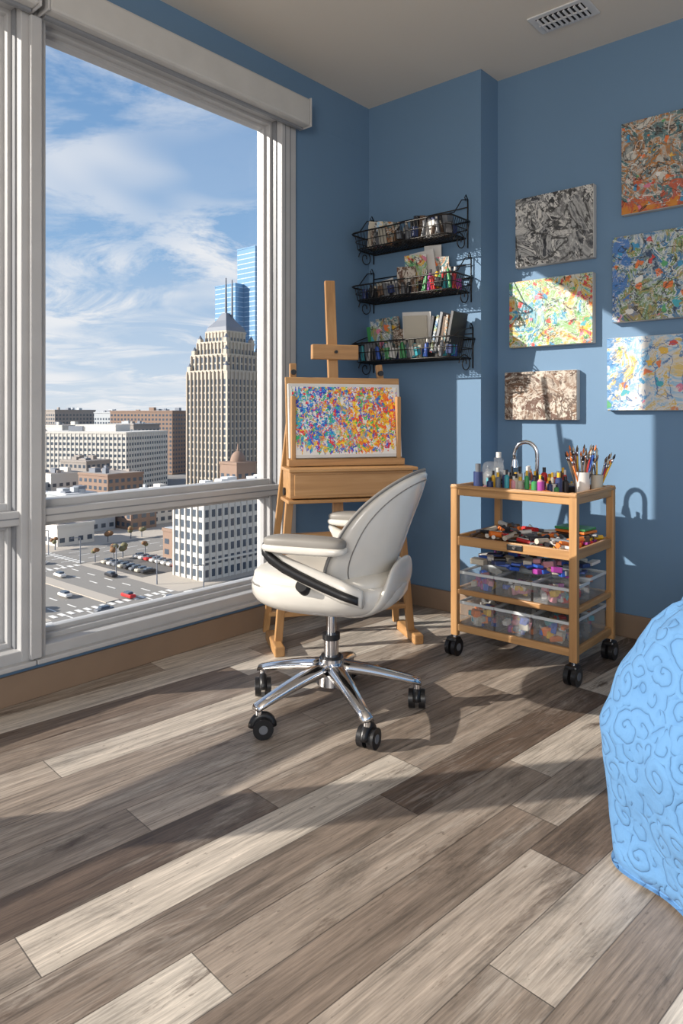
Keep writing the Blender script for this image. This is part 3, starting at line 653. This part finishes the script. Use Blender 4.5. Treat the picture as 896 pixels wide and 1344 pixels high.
# ------------------------------------------------------------------ city outside
GZ = -45
b = MB(); seg_ = 96
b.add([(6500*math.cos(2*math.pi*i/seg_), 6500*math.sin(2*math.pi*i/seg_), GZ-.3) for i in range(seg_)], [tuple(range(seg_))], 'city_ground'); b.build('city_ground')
def tower(b, cx, cy, w, d, z0, z1, rot, fh, bw, wall, win, fx=.6, fz=.6, pil=0, roof=None):
    Rm = Matrix.Translation((cx, cy, 0)) @ Matrix.Rotation(rot, 4, 'Z')
    def bx(lo, hi, m):
        vs = [(x, y, z) for x in (lo[0], hi[0]) for y in (lo[1], hi[1]) for z in (lo[2], hi[2])]
        b.add(vs, [(0,1,3,2), (4,6,7,5), (0,4,5,1), (2,3,7,6), (0,2,6,4), (1,5,7,3)], m, False, Rm)
    bx((-w/2, -d/2, z0), (w/2, d/2, z1), wall); bx((-w/2-.3, -d/2-.3, z1-.6), (w/2+.3, d/2+.3, z1+.4), wall)
    if roof:
        bx((-w/2+.3, -d/2+.3, z1+.4), (w/2-.3, d/2-.3, z1+.5), roof)
        for k in range(7):
            qx, qy = R.uniform(-w*.35, w*.35), R.uniform(-d*.35, d*.35); e = R.uniform(.8, 2.6); bx((qx-e, qy-e*.7, z1+.5), (qx+e, qy+e*.7, z1+R.uniform(1.2, 3.2)), R.choice([roof, wall, 'roof_slate']))
    nf = max(1, int((z1-z0-1)/fh))
    for ax, L, D in (('x', w, d), ('y', d, w)):
        nb = max(1, int(L/bw)); st = L/nb
        for sg in (-1, 1):
            if sg > 0 and ax == 'x': continue
            if sg < 0 and ax == 'y': continue
            for i in range(nb):
                c = -L/2+st*(i+.5); h = st*fx/2
                for j in range(nf):
                    za = z0+fh*(j+.5)-fh*fz/2+.3; zb = za+fh*fz; q = sg*(D/2+.06)
                    vs = [(c-h, q, za), (c+h, q, za), (c+h, q, zb), (c-h, q, zb)] if ax == 'x' else [(q, c-h, za), (q, c+h, za), (q, c+h, zb), (q, c-h, zb)]
                    b.add(vs, [(0, 1, 2, 3)], win, False, Rm)
                if pil:
                    e = c-st/2; q0, q1 = sg*D/2, sg*(D/2+pil)
                    if ax == 'x': bx((e-st*.1, min(q0, q1), z0), (e+st*.1, max(q0, q1), z1), wall)
                    else: bx((min(q0, q1), e-st*.1, z0), (max(q0, q1), e+st*.1, z1), wall)
# stepped stone tower
b = MB(); tx, ty = -277, 231; rr = .1
tower(b, tx, ty, 27, 27, GZ, 22, rr, 3.5, 2.7, 'stone_grey', 'city_window', .52, .74, .8)
tower(b, tx, ty, 24, 24, 22, 30, rr, 3.5, 2.7, 'stone_grey', 'city_window', .52, .74, .8)
tower(b, tx, ty, 20, 20, 30, 36.5, rr, 3.2, 2.5, 'stone_grey', 'city_window', .52, .72, .7)
tower(b, tx, ty, 14, 14, 36.5, 42, rr, 2.6, 2.3, 'stone_grey', 'city_window', .5, .72, .5)
Mr = Matrix.Translation((tx, ty, 0)) @ Matrix.Rotation(rr, 4, 'Z')
for q, zt in ((12.6, 24), (11, 32), (9, 38)):
    for sx in (-1, 1):
        for sy in (-1, 1):
            p = Mr @ Vector((sx*q, sy*q, 0)); b.box((p.x, p.y, zt-1.5), (2.2, 2.2, 4), 'stone_grey', Euler((0, 0, rr)).to_matrix()); b.cyl((p.x, p.y, zt+.5), (p.x, p.y, zt+2.6), 1.3, 'roof_slate', .1, 4)
for (a, za, c, zb) in ((7.2, 42.4, 6.4, 44.5), (6.4, 44.5, 3.6, 48), (3.6, 48, 1.4, 52)):
    b.add([(-a, -a, za), (a, -a, za), (a, a, za), (-a, a, za), (-c, -c, zb), (c, -c, zb), (c, c, zb), (-c, c, zb)], [(0,1,5,4), (1,2,6,5), (2,3,7,6), (3,0,4,7), (4,5,6,7)], 'roof_slate', False, Mr)
b.cyl((tx, ty, 50), (tx, ty, 70), .8, 'roof_slate', .35, 6); b.cyl((tx+2.4, ty+2, 46), (tx+2.4, ty+2, 69), .7, 'roof_slate', .35, 6); b.build('stone_skyscraper')
b = MB(); tower(b, -456, 393, 26, 26, GZ, 108, 0, 4, 4.3, 'glass_tower', 'glass_line', .9, .14); tower(b, -440, 402, 22, 26, GZ, 138, 0, 4, 4.3, 'glass_tower', 'glass_line', .9, .14); b.build('glass_skyscraper')
b = MB(); tower(b, -395, 232, 62, 48, GZ, -10, .45, 3.3, 2.8, 'stone_light', 'city_window', .55, .5, .25); b.box((-395, 232, -8), (28, 16, 5), 'stone_light', Euler((0, 0, .45)).to_matrix()); b.box((-405, 222, -8), (10, 8, 3), 'roof_slate', Euler((0, 0, .45)).to_matrix()); b.build('office_building')
b = MB(); tower(b, -160, 149, 13, 60, GZ, -20, .02, 3.3, 2.3, 'stone_light', 'city_window', .52, .62, .35)
b.b2((-153.2, 119, GZ+5), (-152.7, 179, GZ+5.6), 'stone_light'); b.b2((-153.3, 119, -21.2), (-152.6, 179, -20.2), 'stone_light')
for i in range(9): b.box((-160-R.uniform(-3, 4), 124+i*6, -18.8), (R.uniform(2, 4), R.uniform(2, 4), 1.8), 'roof_white')
b.build('arcade_building')
b = MB(); tower(b, -232, 200, 11, 11, GZ, -20, 0, 3.5, 3.5, 'brick_far', 'city_window', .5, .5); b.se((-232, 200, -20), (3.4, 3.4, 5), 'brick_far'); b.cyl((-232, 200, -15), (-232, 200, -12), .6, 'brick_far', .2); b.build('domed_building')
b = MB()
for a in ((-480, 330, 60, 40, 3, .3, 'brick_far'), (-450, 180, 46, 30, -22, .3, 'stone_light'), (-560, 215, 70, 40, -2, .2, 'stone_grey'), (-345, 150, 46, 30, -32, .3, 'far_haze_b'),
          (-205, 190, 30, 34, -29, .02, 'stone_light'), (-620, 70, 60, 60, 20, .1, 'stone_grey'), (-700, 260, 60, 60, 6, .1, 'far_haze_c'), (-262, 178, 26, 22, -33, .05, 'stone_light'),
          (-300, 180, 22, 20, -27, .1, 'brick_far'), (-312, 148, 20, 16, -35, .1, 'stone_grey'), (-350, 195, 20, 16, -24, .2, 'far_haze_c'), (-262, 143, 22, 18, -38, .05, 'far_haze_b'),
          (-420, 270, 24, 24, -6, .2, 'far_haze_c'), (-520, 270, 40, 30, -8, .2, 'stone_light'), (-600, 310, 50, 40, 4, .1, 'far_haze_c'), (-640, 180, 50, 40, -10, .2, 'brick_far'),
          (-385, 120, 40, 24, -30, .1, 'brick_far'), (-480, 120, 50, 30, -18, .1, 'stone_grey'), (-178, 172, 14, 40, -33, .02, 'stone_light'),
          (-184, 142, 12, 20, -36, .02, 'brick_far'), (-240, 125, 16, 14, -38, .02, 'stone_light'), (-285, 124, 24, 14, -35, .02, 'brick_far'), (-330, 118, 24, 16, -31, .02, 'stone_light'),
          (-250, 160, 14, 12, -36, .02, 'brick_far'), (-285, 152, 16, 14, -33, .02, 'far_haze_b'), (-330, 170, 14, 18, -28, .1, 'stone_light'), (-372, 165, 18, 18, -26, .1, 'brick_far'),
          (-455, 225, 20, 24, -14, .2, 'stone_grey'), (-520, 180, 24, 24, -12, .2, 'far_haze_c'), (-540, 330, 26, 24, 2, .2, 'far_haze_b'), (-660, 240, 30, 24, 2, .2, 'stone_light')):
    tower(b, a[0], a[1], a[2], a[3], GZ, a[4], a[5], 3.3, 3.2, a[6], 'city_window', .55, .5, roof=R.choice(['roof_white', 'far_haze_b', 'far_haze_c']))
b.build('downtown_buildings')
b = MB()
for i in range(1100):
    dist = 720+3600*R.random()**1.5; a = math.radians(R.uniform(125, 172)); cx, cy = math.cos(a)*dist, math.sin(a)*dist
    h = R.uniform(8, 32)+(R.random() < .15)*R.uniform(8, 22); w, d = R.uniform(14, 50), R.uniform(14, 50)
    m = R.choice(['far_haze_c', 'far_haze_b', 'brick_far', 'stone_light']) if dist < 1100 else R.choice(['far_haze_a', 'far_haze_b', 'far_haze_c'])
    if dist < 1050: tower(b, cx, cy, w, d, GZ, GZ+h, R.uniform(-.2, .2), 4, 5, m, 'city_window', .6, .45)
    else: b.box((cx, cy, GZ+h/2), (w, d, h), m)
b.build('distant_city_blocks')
# streets
b = MB(); z = GZ
b.b2((-330, 60, z-.2), (-60, 240, z), 'pavement')
b.b2((-340, 74, z), (-60, 108, z+.06), 'asphalt_light'); b.b2((-149, 20, z), (-127, 260, z+.07), 'asphalt_light'); b.b2((-224, 20, z), (-200, 320, z+.075), 'asphalt_light')
b.b2((-196, 40, z), (-153, 70, z+.05), 'asphalt'); b.b2((-123, 40, z), (-70, 71, z+.05), 'asphalt'); b.b2((-197, 111, z), (-170, 131, z+.05), 'asphalt')
for yy in (78, 83, 99, 103.5):
    for i in range(30): b.b2((-330+i*9, yy-.2, z+.1), (-326+i*9, yy+.2, z+.12), 'marking')
b.b2((-198, 89.6, z), (-153, 93.4, z+.3), 'pavement'); b.b2((-330, 89.6, z), (-228, 93.4, z+.3), 'pavement')
for xx in (-143.5, -138, -132.5, -218, -212, -206):
    for i in range(26): b.b2((xx-.2, 25+i*9, z+.1), (xx+.2, 29+i*9, z+.12), 'marking')
for xx in (-151.5, -125, -226, -198.5):
    for i in range(16): b.b2((xx-1.3, 75+i*2.1, z+.1), (xx+1.3, 76.1+i*2.1, z+.13), 'marking')
for yy in (72, 110):
    for i in range(10): b.b2((-148+i*2.1, yy-1.3, z+.1), (-147+i*2.1, yy+1.3, z+.13), 'marking'); b.b2((-223+i*2.3, yy-1.3, z+.1), (-222+i*2.3, yy+1.3, z+.13), 'marking')
for i in range(15): b.b2((-194+i*2.8, 46, z+.1), (-193.8+i*2.8, 51, z+.12), 'marking'); b.b2((-194+i*2.8, 63, z+.1), (-193.8+i*2.8, 68, z+.12), 'marking')
for i in range(10):   # street lights and signals
    x = -300+i*20; b.cyl((x, 109, z), (x, 109, z+8), .18, 'roof_slate', .12, 6); b.cyl((x, 109, z+8), (x, 106, z+8.3), .12, 'roof_slate', .1, 6)
b.build('city_streets')
b = MB()
def car(x, y, a, m):
    Rm = Euler((0, 0, a)).to_matrix(); b.box((x, y, GZ+.75), (4.4, 1.8, .8), m, Rm, .2, 1); b.box((x, y, GZ+1.35), (2.4, 1.6, .6), 'city_window', Rm, .2, 1)
for i in range(18): car(-315+i*10.6+R.uniform(0, 3), R.choice([76, 80.5, 86, 96, 101, 105.5]), 0, R.choice(['pc0', 'pc1', 'pc11', 'pc2', 'pc10']))
for i in range(10): car(R.choice([-146, -141, -135, -130]), 40+i*15, math.pi/2, R.choice(['pc0', 'pc1', 'pc11', 'pc3']))
for i in range(14):
    if R.random() < .7: car(-192.6+i*2.8, 48.5, math.pi/2, R.choice(['pc0', 'pc1', 'pc11', 'pc3', 'pc2']))
    if R.random() < .7: car(-192.6+i*2.8, 65.5, math.pi/2, R.choice(['pc0', 'pc1', 'pc11', 'pc3']))
for i in range(8):
    car(-194+i*3, 115, math.pi/2, R.choice(['pc0', 'pc1', 'pc11', 'pc10'])); car(-194+i*3, 126, math.pi/2, R.choice(['pc0', 'pc1', 'pc11', 'pc2']))
b.build('street_cars')
b = MB()
for i in range(30):
    x, y = R.choice([(R.uniform(-320, -230), 111), (R.uniform(-196, -156), 71.5), (-198.5, R.uniform(112, 150)), (-227, R.uniform(112, 190))])
    b.cyl((x, y, GZ), (x, y, GZ+2.5), .2, 'roof_slate', seg=5); r = R.uniform(.7, 1.2)
    for k in range(3): b.se((x+R.uniform(-.7, .7), y+R.uniform(-.7, .7), GZ+2.8+R.uniform(0, 1.2)), (r, r, r*.8), R.choice(['autumn', 'autumn', 'grassy']), nu=7, nv=5)
b.build('street_trees')

# ------------------------------------------------------------------ sky, sun, camera
w = bpy.data.worlds.new('sky'); sc.world = w; w.use_nodes = True
class GW(G):
    def __init__(s, nt): s.nt = nt
g = GW(w.node_tree); nt = w.node_tree; nt.nodes.clear()
out = nt.nodes.new('ShaderNodeOutputWorld'); bg = nt.nodes.new('ShaderNodeBackground')
tc = nt.nodes.new('ShaderNodeTexCoord'); sp = nt.nodes.new('ShaderNodeSeparateXYZ'); nt.links.new(tc.outputs['Generated'], sp.inputs[0])
zz = sp.outputs[2]
base = g.ramp(zz, [(0, (.70, .77, .84)), (.06, (.57, .69, .83)), (.22, (.29, .48, .74)), (.5, (.13, .29, .57)), (1, (.10, .22, .48))])
zc = g.math('ADD', g.math('MAXIMUM', zz, 0), .10)
px_, py_ = g.math('DIVIDE', sp.outputs[0], zc), g.math('DIVIDE', sp.outputs[1], zc)
cb = g.n('ShaderNodeCombineXYZ'); g.put(cb.inputs[0], px_); g.put(cb.inputs[1], py_)
mp = g.n('ShaderNodeMapping'); g.put(mp.inputs[0], cb.outputs[0]); mp.inputs['Rotation'].default_value = (0, 0, math.radians(-54)); mp.inputs['Scale'].default_value = (1.5, 1.7, 1)
mp.inputs['Location'].default_value = (1.7, .6, 0)
n1 = g.noise(mp.outputs[0], .75, 10, .68, .9); n2 = g.noise(mp.outputs[0], .4, 3, .5, .4)
cl = g.math('MULTIPLY', g.ramp(n1, [(.42, 0), (.56, 1)]), g.ramp(n2, [(.36, .12), (.52, 1)]))
c = g.mix(g.math('MULTIPLY', cl, .92), base, (.90, .905, .92))
g.put(bg.inputs[0], c); bg.inputs[1].default_value = 1.0; nt.links.new(bg.outputs[0], out.inputs[0])
el = math.radians(22.5); az = Vector((.62, .785, 0)).normalized()
dv = Vector((az.x*math.cos(el), az.y*math.cos(el), -math.sin(el)))
L = bpy.data.lights.new('sun', 'SUN'); L.energy = 10.0; L.angle = math.radians(.53); L.color = (1, .92, .81)
o = bpy.data.objects.new('sun', L); o.rotation_euler = dv.to_track_quat('-Z', 'Y').to_euler(); o.location = (-20, -25, 18); sc.collection.objects.link(o)
# added area fills behind the camera, no fixtures; brighten walls and ceiling
def add_fill(name, p, target, size, power):
    L = bpy.data.lights.new(name, 'AREA'); L.shape = 'SQUARE'; L.size = size; L.energy = power; L.color = (1, .94, .86)
    o = bpy.data.objects.new(name, L); d = Vector(target)-Vector(p); o.location = p; o.rotation_euler = d.to_track_quat('-Z', 'Y').to_euler(); sc.collection.objects.link(o)
add_fill('added_fill', (3.3, -5.2, 2.55), (.6, -.4, 1.2), 2.2, 22)
add_fill('added_ceiling_fill', (2.9, -4.6, 1.5), (1.5, -1.6, 2.8), 1.0, 50)
cam = bpy.data.cameras.new('camera'); cam.lens = 24.91; cam.sensor_width = 36; cam.shift_y = -.096; cam.clip_end = 9000; cam.clip_start = .02
co = bpy.data.objects.new('camera', cam); co.location = (2.552, -3.199, 1.042); co.rotation_euler = (math.radians(90), 0, math.radians(40.79)); sc.collection.objects.link(co); sc.camera = co
